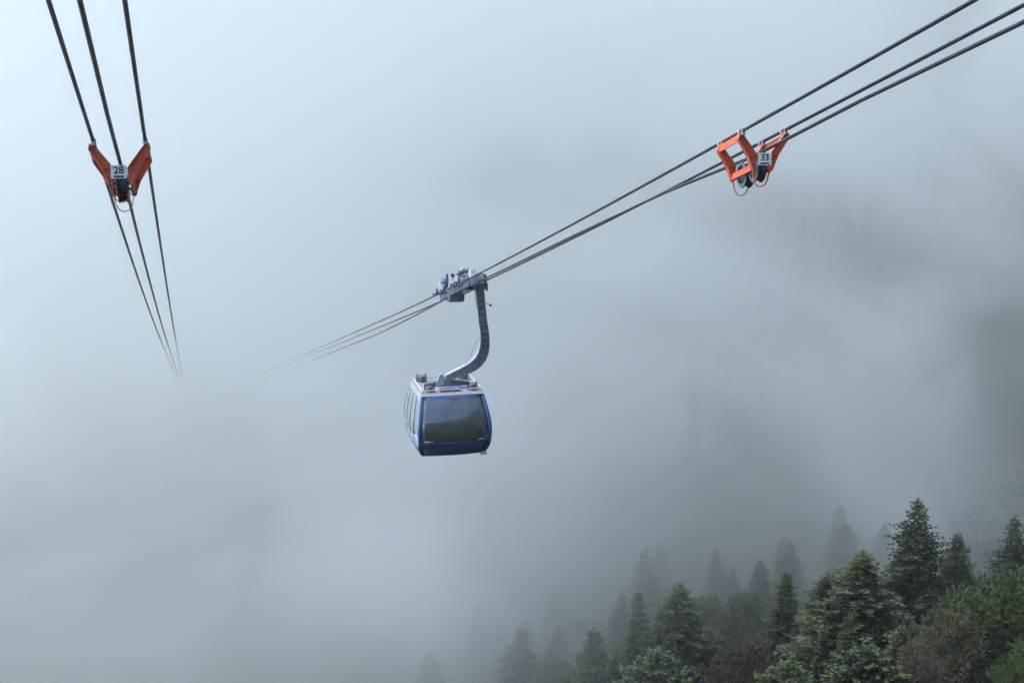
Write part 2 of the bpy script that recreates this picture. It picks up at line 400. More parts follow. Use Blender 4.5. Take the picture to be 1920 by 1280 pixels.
for sd_ in 'lr':
    P1('door_sill', M['blue'], G, sd_, -.99, .99, .0, .17)
    P1('side_header', M['sheenblue'], G, sd_, -.99, .99, .94, .995)
    for i, (a, b) in enumerate(((-.99, -.50), (-.49, -.005), (.005, .49), (.50, .99))):
        if i in (0, 3):
            P1('side_panel', M['sheenblue'], G, sd_, a, b, .175, .33)
            P1('side_window', M['sideglass'], G, sd_, a, b, .335, .935, off=-.006, th=.012)
        else:
            d = P1('sliding_door', M['sheenblue'], G, sd_, a, b, .175, .285, off=.01)
            P1('door_window', M['sideglass'], d, sd_, a + .012, b - .012, .29, .935, off=.008, th=.012)
    for s in (-.495, 0, .495):
        P1('door_seam', M['dark'], G, sd_, s - .005 if s else -.006, s + .005 if s else .006, .17, .94, off=.014, th=.04, ns=1, nt=12)
# underside, floor, benches seen through the glass
mb = MB(); n = 20; lo = [surf('f', -1 + 2 * i / n, 0) for i in range(n + 1)] + [surf('b', -1 + 2 * i / n, 0) for i in range(n + 1)]
vs = [p.copy() for p in lo] + [Vector((p.x * .94, p.y * .9, -.07)) for p in lo]; k = len(lo)
mb.add(vs, [tuple(range(k, 2 * k))] + [(i, (i + 1) % k, k + (i + 1) % k, k + i) for i in range(k)])
mb.build('underside', M['dark'], G)
mb = MB(); mb.box((0, 0, .12), (2.5, 3.2, .06)); mb.build('floor_plate', M['dark'], G)
for s in (-1, 1):
    mb = MB(); mb.bbox((0, s * 1.42, .62), (2.7, .45, .12), .03); mb.bbox((0, s * 1.62, .95), (2.7, .09, .55), .03); mb.box((0, s * 1.42, .35), (2.3, .3, .42))
    mb.build('bench', M['seat'], G)
    mb = MB(); mb.tube([(-1.4, s * 1.72, 1.22), (1.4, s * 1.72, 1.22)], .02, 8); mb.tube([(-1.3, s * .9, 2.3), (1.3, s * .9, 2.3)], .02, 8); mb.build('handrail', M['alu'], G)
# step bracket and small latch
mb = MB(); mb.bbox((1.36, -1.72, -.02), (.30, .16, .05), .01); mb.bbox((1.42, -1.72, .08), (.16, .16, .04), .01); mb.box((1.44, -1.70, .03), (.05, .05, .14)); mb.build('step_bracket', M['armlight'], G)
mb = MB(); c = surf('f', .86, .325, .012); mb.bbox(c, (.035, .02, .10), .006); mb.build('latch', M['white'], G)
# roof: deck, kerb, railing
mb = MB(); zt = HT
ring = [Vector((x, y, 0)) for x, y in ((-1.42, -1.36), (1.42, -1.36), (1.42, 1.36), (-1.42, 1.36))]
mb.add([Vector((p.x, p.y, zt + .06)) for p in ring] + [Vector((p.x * 1.03, p.y * 1.08, zt - .03)) for p in ring] , [(0, 1, 2, 3), (4, 5, 1, 0), (5, 6, 2, 1), (6, 7, 3, 2), (7, 4, 0, 3), (7, 6, 5, 4)])
deck = mb.build('roof_deck', M['deck'], G)
zr = zt + .19; mb = MB()
cs = [(-1.36, -1.3, zr), (1.36, -1.3, zr), (1.36, 1.3, zr), (-1.36, 1.3, zr)]
for a, b in zip(cs, cs[1:] + cs[:1]): mb.bar(a, b, .05, .045)
for x, y, z in cs + [(0, -1.3, zr), (0, 1.3, zr), (-1.36, 0, zr), (1.36, 0, zr)]: mb.cyl((x, y, zt + .05), (x, y, zr), .018, 8)
mb.build('roof_rail', M['white'], G)
for (x, y) in ((-.98, -1.02), (1.0, -1.02), (-1.0, 1.02), (1.0, 1.02)):    # spring buffers in their frames
    mb = MB()
    for sx in (-.2, .2):
        mb.bar((x + sx, y - .1, zt + .05), (x + sx, y - .1, zt + .48), .03, .03, 0, (0, 1, 0))
        mb.bar((x + sx, y + .14, zt + .05), (x + sx, y + .14, zt + .40), .03, .03, 0, (0, 1, 0))
    mb.bar((x - .2, y - .1, zt + .40), (x + .2, y - .1, zt + .40), .03, .03); mb.bar((x - .2, y - .1, zt + .14), (x + .2, y - .1, zt + .14), .02, .02)
    fr_ = mb.build('buffer_frame', M['dark'], G)
    mb = MB(); mb.lathe((x, y, zt + .06), (0, 0, 1), [(0, .14), (.05, .17), (.10, .13), (.15, .17), (.20, .13), (.25, .16), (.28, .10), (.28, 0)], 18)
    mb.build('spring_buffer', M['arm'], fr_)
mb = MB(); mb.bbox((-.05, -1.0, zt + .13), (.95, .38, .10), .02); mb.build('roof_hatch', M['blue'], G)
mb = MB(); mb.bbox((.68, -.62, zt + .12), (.55, .34, .08), .02); mb.build('roof_hatch', M['blue'], G)
# cross beam carrying the cabin
mb = MB()
for s in (-1, 1):
    mb.prism([(s * .12, .05), (s * .12, .34), (s * 1.0, .22), (s * 1.08, .12), (s * 1.0, .06)], lambda u, v, w: Vector((u + .05, .12 + w, zt + v)), .34)
mb.build('cross_beam', M['arm'], G)
mb = MB(); mb.bbox((.06, .1, zt + .26), (.42, .44, .38), .03); mb.cyl((-.2, .1, zt + .36), (.32, .1, zt + .36), .11, 16); mb.build('hinge_block', M['arm'], G)
mb = MB(); mb.prism([(-.52, .1), (-.34, .62), (-.22, .66), (-.08, .42), (-.2, .1)], lambda u, v, w: Vector((u, .02 + w, zt + v)), .22); mb.build('end_plate', M['armlight'], G)
# curved hanger arm: box section with side flanges and ladder rungs
AP = [(1.27, 7.62), (1.31, 7.30), (1.35, 6.86), (1.42, 6.24), (1.53, 5.55), (1.57, 5.20), (1.575, 4.88), (1.54, 4.56), (1.44, 4.27), (1.29, 4.03), (1.10, 3.84), (.86, 3.68), (.58, 3.53), (.28, 3.37), (.02, 3.20)]
def arm_y(i): return -1.35 + 1.42 * (i / (len(AP) - 1)) ** 1.6
def arm_w(i): return (.36, .37, .37, .37, .38, .40, .42, .45, .47, .47, .45, .40, .35, .32, .30)[i] / 2
pts = [Vector((x, arm_y(i), z)) for i, (x, z) in enumerate(AP)]
def arm_frame(i):
    t = (pts[min(i + 1, len(pts) - 1)] - pts[max(i - 1, 0)]); t.y = 0; t.normalize(); return Vector((-t.z, 0, t.x))
def sweep(mb, inner, outer, y0, y1):
    vs = []; fs = []
    for i, p in enumerate(pts):
        nrm = arm_frame(i); w = arm_w(i)
        for (k, yy) in ((inner, y0), (outer, y0), (outer, y1), (inner, y1)): vs.append(p + nrm * (k * w) + Vector((0, yy, 0)))
    for i in range(len(pts) - 1):
        for k in range(4): a = i * 4 + k; b = i * 4 + (k + 1) % 4; fs.append((a, b, b + 4, a + 4))
    fs += [(3, 2, 1, 0), tuple((len(pts) - 1) * 4 + k for k in range(4))]
    mb.add(vs, fs)
mb = MB(); sweep(mb, -.92, .80, -.15, .15); arm = mb.build('hanger_arm', M['arm'], G)
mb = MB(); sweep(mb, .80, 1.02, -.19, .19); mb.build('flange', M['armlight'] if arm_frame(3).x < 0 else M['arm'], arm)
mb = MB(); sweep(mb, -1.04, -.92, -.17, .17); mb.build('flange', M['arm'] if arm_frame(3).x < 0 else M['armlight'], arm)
dist = 0; nxt = .45; 
for i in range(len(pts) - 1):
    a, b = pts[i], pts[i + 1]; L_ = (b - a).length
    while nxt < dist + L_:
        q = a.lerp(b, (nxt - dist) / L_); nrm = arm_frame(i).lerp(arm_frame(min(i + 1, len(pts) - 1)), (nxt - dist) / L_).normalized(); w = arm_w(i)
        mb = MB(); off = Vector((0, -.165, 0)); mb.bar(q - nrm * w * .86 + off, q + nrm * w * .70 + off, .028, .022); mb.build('rung', M['armlight'], arm)
        nxt += .315
    dist += L_
mb = MB(); mb.tube([pts[4] + Vector((-.2, -.1, -.2)), (1.12, -.9, 4.8), (.95, -.7, 4.25), pts[12] + Vector((.18, -.15, .25))], .009, 5); mb.build('arm_wire', M['dark'], G)
mb = MB(); mb.cyl((1.5, -1.3, 6.92), (1.80, -1.35, 6.80), .012, 6); mb.lathe((1.80, -1.35, 6.80), (1, 0, 0), [(-.06, 0), (-.04, .045), (0, .06), (.04, .045), (.06, 0)], 10); mb.build('sensor', M['dark'], G)

# carriage: built along the rope, s = distance down the rope from y = 60.4 (local frame of the cabin)
C0 = Vector((XR + .5 - 11.75, 60.4 - 63.1, ropez(60.4) + 18.4)); tt = Vector((0, 1, -.268)).normalized(); nn_ = Vector((0, .268, 1)).normalized()
RM = Matrix((Vector((1, 0, 0)), tt, nn_)).transposed()
def Q(x, s, h): return C0 + Vector((x, 0, 0)) + tt * s + nn_ * h
# head where the arm hangs
mb = MB(); outl = [(-.62, .02), (-.50, .30), (-.1, .36), (.42, .34), (.60, .22), (.62, -.30), (.52, -.62), (-.20, -.62), (-.34, -.36), (-.55, -.2)]
ax = pts[0]
def HD(u, v, w): return Vector((ax.x - .05 + u * .62, ax.y + w * .8, 8.02 + v * .8))
vsr = [(u, v) for u, v in outl]
mb.prism([(-.60, .02), (-.48, .30), (.42, .32), (.60, .20), (.60, -.10), (-.48, -.10)], HD, .42)      # upper plate
mb.prism([(.30, -.101), (.60, -.101), (.52, -.60), (.28, -.60)], HD, .40)
mb.prism([(-.46, -.101), (-.20, -.101), (-.14, -.40), (-.14, -.60), (-.26, -.60)], HD, .40)
mb.prism([(-.139, -.34), (.279, -.34), (.279, -.60), (-.139, -.60)], HD, .36)
mb.build('carriage_head', M['arm'], G)
for k in range(4):
    mb = MB(); mb.cyl(HD(.55, -.25 - .12 * k, -.22), HD(.66, -.25 - .12 * k, -.22), .05, 8); mb.build('spring', M['dark'], G)
# chassis beams and truss
mb = MB()
for x in (-.30, .30): mb.bar(Q(x, .3, -.10), Q(x, 7.6, -.10), .10, .26, 0, nn_)
for s in (.5, 2.6, 5.0, 7.4): mb.bar(Q(-.34, s, -.1), Q(.34, s, -.1), .16, .2, 0, nn_)
mb.build('chassis_frame', M['bluegrey'], G)
mb = MB()
for x in (-.36, .36):
    for (a, b) in (((2.5, -.05), (3.2, .62)), ((3.9, -.05), (3.2, .62)), ((3.9, -.05), (4.4, .60)), ((2.5, -.05), (3.9, -.05))):
        mb.bar(Q(x, a[0], a[1]), Q(x, b[0], b[1]), .05, .07, 0, nn_)
mb.build('truss', M['armlight'], G)
mb = MB(); mb.bbox(Q(0, 1.9, .12), (.5, 1.3, .38), .05, 0, RM); mb.bbox(Q(.05, 2.2, .36), (.26, .4, .14), .04, 0, RM); mb.build('grip_housing', M['bluegrey'], G)
mb = MB(); mb.lathe(Q(0, 5.3, -.22), (1, 0, 0), [(-.36, 0), (-.36, .28), (-.32, .31), (.32, .31), (.36, .28), (.36, 0)], 24); mb.lathe(Q(0, 6.2, -.12), (1, 0, 0), [(-.32, 0), (-.32, .24), (.32, .24), (.32, 0)], 20)
mb.build('damper_drum', M['arm'], G)
mb = MB(); mb.bbox(Q(-.05, .85, .34), (.24, .34, .46), .03, 0, RM); mb.box(Q(-.18, .85, .36), (.02, .22, .34), 0, RM); mb.build('grip_cover', M['white'], G)
mb = MB(); mb.bbox(Q(-.16, 5.2, .45), (.34, .45, .55), .04, 0, RM); mb.build('grip_cover', M['white'], G)
for k in range(3):
    mb = MB(); mb.bbox(Q(-.38, 5.02 + .18 * k, .58), (.03, .06, .5), .008, 0, RM); mb.build('cooling_fin', M['dark'], G)
mb = MB(); mb.bbox(Q(-.1, 4.75, .48), (.4, .05, .6), .01, 0, RM); mb.build('guard_plate', M['dark'], G)
# wheel bogies riding on both track ropes
for x in (-.5, .5):
    for s0 in (2.1, 3.2, 5.9, 7.9):
        mb = MB(); mb.prism([(-.46, .10), (-.30, .36), (.30, .36), (.46, .10), (.2, .16), (-.2, .16)], lambda u, v, w: Q(x + w + (.09 if x > 0 else -.09), s0 + u, v), .04)
        bg_ = mb.build('bogie', M['armlight'], G)
        for ds in (-.30, .30):
            mb = MB(); c = Q(x, s0 + ds, .215)
            mb.lathe(c, (1, 0, 0), [(-.06, 0), (-.06, .16), (-.05, .185), (-.02, .175), (.02, .175), (.05, .185), (.06, .16), (.06, 0)], 20); mb.build('track_wheel', M['alu'] if ds > 0 else M['bluegrey'], bg_)
for (s, h, r, m) in ((8.2, .55, .15, 'alu'), (7.5, .62, .24, 'bluegrey'), (6.4, .72, .13, 'arm'), (8.5, .25, .14, 'alu'), (3.0, .68, .15, 'arm'), (2.5, .70, .12, 'alu'), (3.6, .58, .11, 'dark')):
    mb = MB(); mb.lathe(Q(-.05, s, h), (1, 0, 0), [(-.22, 0), (-.22, r * .8), (-.18, r), (-.08, r * .9), (.08, r * .9), (.18, r), (.22, r * .8), (.22, 0)], 20); mb.build('guide_roller', M[m], G)
mb = MB()
for (a, b) in (((7.5, .0), (7.5, .62)), ((7.5, .35), (8.5, .25)), ((7.5, .6), (8.2, .55)), ((5.2, .6), (6.4, .72)), ((6.4, 0), (6.4, .72)), ((3.0, .2), (3.0, .68)), ((2.3, .5), (3.6, .58))):
    mb.bar(Q(0, *a), Q(0, *b), .09, .07, 0, (1, 0, 0))
mb.build('roller_bracket', M['armlight'], G)
mb = MB(); mb.tube([Q(.1, .4, .1), Q(.35, .1, .2), Vector((ax.x - .2, ax.y, 8.1))], .05, 8); mb.bar(Q(0, -.1, -.05), Q(0, .6, -.1), .5, .3, 0, nn_); mb.build('hinge_pin', M['arm'], G)

# ------------------------------------------------------------------ trees
import numpy as np
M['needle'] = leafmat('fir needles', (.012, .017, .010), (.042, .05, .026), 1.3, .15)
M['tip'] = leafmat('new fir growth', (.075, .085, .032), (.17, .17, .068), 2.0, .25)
M['bright'] = leafmat('bright new fir growth', (.085, .115, .038), (.165, .20, .068), 2.0, .3)
M['bark'] = mat('grey brown bark', (.09, .075, .06), .9, 0, .3, 3, .6, 12)
M['leafgreen'] = leafmat('broad leaves', (.024, .034, .013), (.085, .11, .035), 2.2, .3)
M['leafolive'] = leafmat('olive grey leaves', (.045, .05, .026), (.13, .13, .07), 1.6, .3)
M['leafbrown'] = leafmat('brownish twigs and leaves', (.05, .044, .033), (.125, .11, .08), 1.6, .3)

def kite(V, F, MI, p, d, up, L, w, mi):
    """a folded spray of needles: base p, direction d"""
    side = d.cross(up); side = side.normalized() if side.length > 1e-4 else Vector((1, 0, 0)); k = len(V)
    m_ = p + d * (L * .55)
    V += [p, m_ + side * w - up * (w * .45), p + d * L, m_ - side * w - up * (w * .45), m_ + up * w * .12]
    F += [(k, k + 1, k + 4), (k + 1, k + 2, k + 4), (k + 2, k + 3, k + 4), (k + 3, k, k + 4)]; MI += [mi] * 4

def fir_mesh(seed, h, rb, power=.8, dens=1., ragged=.2, tipmi=1, round_top=0., low=.04):
    r = random.Random(seed); V = []; F = []; MI = []
    z = h * low; up = Vector((0, 0, 1))
    lob = [r.uniform(0, 6.28) for _ in range(4)]
    while z < h * .985:
        q = 1 - z / h
        Rr = rb * (1 - exp(-q / power)) / (1 - exp(-1 / power)) * (1 - .15 * max(0, q - .8) / .2)
        nb = max(4, int((5 + 5.5 * min(1, Rr / 2.5)) * dens)); a0 = r.uniform(0, 6.28)
        for b in range(nb):
            a = a0 + 2 * pi * b / nb + r.uniform(-.25, .25)
            lobe = 1 + .16 * sin(2 * a + lob[0] + z * .35) + .12 * sin(3 * a + lob[1] - z * .6)
            L = Rr * lobe * (1 + r.uniform(-ragged, ragged * .8)); 
            if r.random() < .07 + ragged * .2: L *= r.uniform(.3, .7)
            if r.random() < .06: L *= r.uniform(1.1, 1.35)
            L = max(L, .25); zb = z + r.uniform(-.25, .25) * min(1, Rr)
            dr = Vector((cos(a), sin(a), 0)); lift = .55 * (1 - q) ** 2 + .12 + r.uniform(-.14, .1); droop = .34 * q + r.uniform(.02, .2)
            def pt(u): return Vector((dr.x * L * u, dr.y * L * u, zb + lift * L * u - (droop + lift * .4) * L * u * u + .10 * L * max(0, u - .75)))
            nseg = max(2, int(L / .42)); 
            for i in range(nseg + 1):
                u = .18 + .82 * i / nseg if L > 1 else .1 + .9 * i / nseg
                p = pt(u); tang = (pt(min(1, u + .05)) - pt(u - .05)).normalized()
                outer = u > .72 or L < .7
                sub = min(1.15, (.42 * L * (1.05 - u) + .26))
                for s in (-1, 1):
                    sdv = (tang * .72 + Vector((-dr.y, dr.x, 0)) * s * r.uniform(.7, 1.1)).normalized(); sdv.z += r.uniform(-.12, .1); sdv.normalize()
                    nk = 1 if sub < .5 else (2 if sub < .8 else 3)
                    for kk in range(nk):
                        pp = p + sdv * (sub * kk / nk)
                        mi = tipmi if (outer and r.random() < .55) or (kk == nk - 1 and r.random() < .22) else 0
                        ll = sub / nk * r.uniform(1.1, 1.6) if nk > 1 else sub * r.uniform(.85, 1.2)
                        dd = (sdv + Vector((r.uniform(-.25, .25), r.uniform(-.25, .25), r.uniform(-.3, .22)))).normalized()
                        kite(V, F, MI, pp, dd, up, ll, ll * r.uniform(.26, .40), mi)
                        if nk > 1 and r.random() < .6:
                            d2 = (dd + Vector((r.uniform(-.8, .8), r.uniform(-.8, .8), r.uniform(-.5, .1)))).normalized()
                            kite(V, F, MI, pp, d2, up, ll * .8, ll * .28, 0)
                if i == nseg: 
                    for _ in range(2):
                        kite(V, F, MI, p - tang * .1, (tang + Vector((r.uniform(-.3, .3), r.uniform(-.3, .3), r.uniform(.0, .45)))).normalized(), up, r.uniform(.3, .5), .12, tipmi)
        z += (.26 + .30 * min(1, Rr / 3)) * r.uniform(.75, 1.3) / max(.6, dens)
    for k in range(5): kite(V, F, MI, Vector((0, 0, h * .975)), Vector((r.uniform(-.3, .3), r.uniform(-.3, .3), 1)).normalized(), Vector((r.uniform(-1, 1), r.uniform(-1, 1), .1)).normalized(), h * .03, .06, tipmi)
    return V, F, MI

def to_mesh(name, V, F, MI, mats):
    me = bpy.data.meshes.new(name); me.from_pydata([tuple(v) for v in V], [], F)
    for m in mats: me.materials.append(m)
    me.polygons.foreach_set('material_index', MI); me.update(); return me

def trunk_mesh(h, r0, seed, limbs=()):
    r = random.Random(seed); mb = MB(); k = 9
    ps = [Vector((r.uniform(-.06, .06) * i, r.uniform(-.06, .06) * i, h * .97 * i / k - (.8 if i == 0 else 0))) for i in range(k + 1)]
    mb.tube(ps, [r0 * (1 - .93 * i / k) for i in range(k + 1)], 8)
    for (a, b, c, rr) in limbs: mb.tube([a, b, c], [rr, rr * .6, rr * .2], 6)
    return mb

def fir_proto(seed, h, rb, power, dens, ragged, tip='tip', round_top=0., low=.04):
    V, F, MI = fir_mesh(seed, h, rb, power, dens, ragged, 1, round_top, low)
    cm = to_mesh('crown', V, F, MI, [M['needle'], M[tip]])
    r = random.Random(seed + 50); limbs = []
    for i in range(14):
        z = h * (.1 + .055 * i); a = i * 2.4; L = rb * (1 - z / h) * .8
        limbs.append(((0, 0, z), (cos(a) * L * .5, sin(a) * L * .5, z + .1 * L), (cos(a) * L, sin(a) * L, z), .06 + .008 * h * (1 - z / h)))
    t = trunk_mesh(h, .018 * h, seed, limbs).build('trunk', M['bark']); tm = t.data; bpy.data.objects.remove(t)
    return cm, tm, h, rb

def leaf_proto(seed, h, rr, material, nclump=85, nleaf=95, ls=.16, squash=.8):
    r = random.Random(seed); V = []; F = []; MI = []; cz = h * .58; limbs = []
    for c in range(nclump):
        a = r.uniform(0, 6.28); ph = math.asin(r.uniform(-.55, 1)); k = r.uniform(.72, 1.0) * (1 + .22 * noise.noise(Vector((cos(a) * 1.6, sin(a) * 1.6, ph * 2 + seed))))
        C_ = Vector((cos(a) * cos(ph) * rr * k, sin(a) * cos(ph) * rr * k, cz + sin(ph) * h * .42 * k)); cr = r.uniform(.14, .27) * rr + .2
        if c % 5 == 0: limbs.append(((0, 0, h * r.uniform(.2, .4)), tuple(C_ * .5 + Vector((0, 0, h * .2))), tuple(C_), .09))
        for l in range(nleaf):
            d = Vector((r.gauss(0, 1), r.gauss(0, 1), r.gauss(0, .75))); d = d.normalized() * cr * r.uniform(.35, 1.05) ** .6
            p = C_ + d; dd = (d.normalized() + Vector((r.uniform(-.8, .8), r.uniform(-.8, .8), r.uniform(-.2, .9)))).normalized()
            kite(V, F, MI, p, dd, Vector((r.uniform(-.6, .6), r.uniform(-.6, .6), 1)).normalized(), ls * r.uniform(1.2, 2.2), ls * r.uniform(.35, .6), 0)
    cm = to_mesh('crown', V, F, MI, [material])
    t = trunk_mesh(h * .75, .02 * h, seed, limbs).build('trunk', M['bark']); tm = t.data; bpy.data.objects.remove(t)
    return cm, tm, h, rr

PROTO = {
    'dense': fir_proto(1, 28, 4.6, .32, 1.05, .18),
    'tall': fir_proto(2, 31, 4.8, .36, .95, .26),
    'ragged': fir_proto(3, 27, 4.2, .38, .85, .38),
    'narrow': fir_proto(4, 28, 3.5, .40, 1.0, .22),
    'round': fir_proto(5, 26, 4.2, .22, 1.05, .20),
    'bright': fir_proto(6, 22, 4.2, .15, 1.1, .18, 'bright'),
    'green': leaf_proto(7, 17, 5.5, M['leafgreen'], 75, 120, .30),
    'olive': leaf_proto(8, 14, 4.4, M['leafolive'], 70, 110, .25),
    'brown': leaf_proto(9, 8, 3.2, M['leafbrown'], 50, 90, .22),
}
def tree(kind, x, y, top, h, rad, label, group=None, name=None, cat='tree'):
    """a tree of total height h whose tip reaches height top"""
    cm, tm, ph, pr = PROTO[kind]; conif = kind not in ('green', 'olive', 'brown')
    n = name or ('fir_tree' if conif else 'broadleaf_tree')
    e = empty(n, (x, y, top - h), R.uniform(0, 6.28)); k = h / ph; kr = rad / pr
    e.rotation_euler.x = R.uniform(-.02, .02); e.rotation_euler.y = R.uniform(-.02, .02)
    for nm, me in (('crown', cm), ('trunk', tm)):
        o = bpy.data.objects.new(nm, me); o.scale = (kr, kr, k); link(o, e)
    return tag(e, label, cat, group)
TREES = [
    ('dense', 61.1, 115.0, -46.3, 30.7, 7.2, 'tall dark fir with pale tips, highest point left of the tallest fir'),
    ('tall', 74.7, 130.0, -47.0, 33.4, 5.8, 'tallest dark fir at the lower right, pointed top against the fog'),
    ('round', 81.3, 132.0, -51.9, 27.6, 3.5, 'dark round-topped fir just right of the tallest fir'),
    ('round', 63.1, 128.0, -53.3, 29.0, 4.1, 'greyish fir with a blunt top left of the big pale-tipped fir'),
    ('narrow', 63.3, 138.0, -57.4, 29.4, 4.4, 'slim dark fir left of the blunt-topped greyish fir'),
    ('bright', 49.5, 92.0, -44.9, 24.3, 4.1, 'bright green dome-topped fir at the bottom under the big pale-tipped fir'),
    ('bright', 44.7, 95.0, -46.5, 25.1, 3.8, 'bright green fir top at the bottom edge under the slim dark fir'),
    ('green', 68.4, 104.0, -45.9, 24.4, 5.3, 'big leafy green tree at the lower right corner'),
    ('olive', 60.7, 100.0, -46.5, 23.8, 3.0, 'feathery olive broadleaf tree against the left side of the leafy green tree'),
    ('brown', 54.5, 92.0, -46.8, 21.2, 2.1, 'brownish grey bush at the bottom edge beside the dome-topped fir'),
    ('ragged', 83.6, 125.0, -48.0, 27.8, 4.2, 'dark fir cut by the right edge of the picture above the leafy green tree'),
    ('ragged', 62.9, 185.0, -70.9, 36.9, 5.4, 'tall hazy fir rising behind the slim fir, with ragged lower branches'),
    ('round', 55.6, 150.0, -62.5, 31.4, 5.5, 'blunt-topped fir with long drooping branches on its right side'),
    ('narrow', 50.6, 148.0, -62.4, 31.6, 3.6, 'slim pointed fir standing in front of the tall hazy fir'),
    ('dense', 57.6, 178.0, -74.6, 31.3, 3.7, 'hazy fir half hidden left of the slim pointed fir'),
    ('bright', 33.6, 95.0, -44.6, 29.3, 4.4, 'bright green bushy fir at the bottom below the drooping fir'),
    ('dense', 41.1, 135.0, -60.4, 29.9, 4.9, 'grey-green fir at the bottom edge left of the bright bushy fir'),
    ('dense', 34.9, 142.0, -62.4, 32.3, 4.4, 'lone grey-green fir standing left of the pale broadleaf bush'),
    ('ragged', 49.8, 235.0, -98.5, 34.2, 4.1, 'faint tall fir dissolving in fog left of the lone grey-green fir'),
    ('round', 29.9, 175.0, -79.4, 31.1, 4.3, 'dim round-topped fir at the bottom, leftmost of the clear ones'),
    ('bright', 34.9, 88.0, -43.8, 26.7, 1.3, 'small bright green fir tip on the bottom edge right of the bushy one'),
    ('bright', 35.8, 86.0, -43.3, 26.1, 1.1, 'smaller bright green fir tip on the bottom edge below the brown bush'),
    ('dense', 95.0, 205.0, -79.8, 28.4, 4.1, 'faint hazy fir rising behind the slim dark fir'),
    ('round', 83.5, 190.0, -76.5, 28.4, 3.4, 'hazy fir left of and behind the slim dark fir'),
    ('narrow', 75.4, 260.0, -106.4, 31.2, 4.0, 'barely visible fir in thick fog left of the tall hazy fir'),
    ('dense', 43.8, 225.0, -99.2, 30.5, 3.2, 'faint fir in fog between the dim round-topped fir and the faint tall fir'),
    ('dense', 33.4, 215.0, -99.0, 28.4, 2.6, 'small faint fir at the bottom, left of the dim round-topped fir'),
    ('olive', 66.6, 165.0, -72.0, 26.1, 3.9, 'hazy grey-green broadleaf tree right of the drooping fir'),
    ('olive', 73.6, 170.0, -73.5, 25.1, 2.9, 'hazy broadleaf crown below the hazy fir behind the slim dark one'),
    ('brown', 53.8, 125.0, -59.7, 23.4, 3.0, 'brown-grey bush in mist between the drooping fir and the slim dark fir'),
    ('olive', 34.3, 128.0, -60.5, 28.1, 2.0, 'pale olive bush in mist between two grey-green firs at the bottom'),
    ('olive', 59.6, 150.0, -69.5, 23.5, 2.9, 'misty low broadleaf tree at the foot of the drooping fir'),
    ('ragged', 99.5, 150.0, -62.7, 19.1, 3.3, 'misty fir behind the dark fir at the right edge'),
    ('green', 60.8, 88.0, -44.4, 20.5, 2.2, 'yellow-green leafy branch mass in the bottom right corner'),
    ('dense', 66.1, 118.0, -52.1, 25.0, 3.4, 'shaded fir filling the gap below the tallest fir'),
    ('ragged', 55.9, 108.0, -49.3, 25.7, 2.8, 'shaded fir in front of the big pale-tipped fir, left side'),
    ('round', 60.6, 106.0, -49.9, 23.1, 2.8, 'dark low fir right of the dome-topped bright fir'),
    ('dense', 74.9, 122.0, -55.1, 21.7, 3.2, 'dark fir in shade between the round-topped fir and the leafy green tree'),
    ('narrow', 55.9, 112.0, -52.5, 24.3, 2.7, 'grey-green slim fir low between the two bright green firs'),
    ('dense', 43.1, 128.0, -57.6, 29.1, 3.2, 'shaded fir right behind the bright bushy fir'),
    ('round', 38.0, 118.0, -55.1, 28.2, 2.5, 'dark fir low between the grey-green fir and the bright bushy fir'),
    ('dense', 44.9, 122.0, -55.6, 28.0, 2.8, 'dark fir in shade below the drooping fir'),
]
for (kind, x, y, top, h, rad, label) in TREES:
    if kind in ('green', 'olive', 'brown'):
        cm, tm, ph, pr = PROTO[kind]; k = rad * 1.15 / pr
        e = empty('broadleaf_tree', (x, y, top - h), R.uniform(0, 6.28))
        o = bpy.data.objects.new('crown', cm); o.scale = (k, k, k); o.location = (0, 0, h - ph * .98 * k); link(o, e)
        o = bpy.data.objects.new('trunk', tm); o.scale = (k, k, (h - ph * .3 * k) / (ph * .75)); link(o, e)
        tag(e, label, 'tree')
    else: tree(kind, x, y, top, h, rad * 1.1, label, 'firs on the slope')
BUILT = [(t[1], t[2], t[5]) for t in TREES]

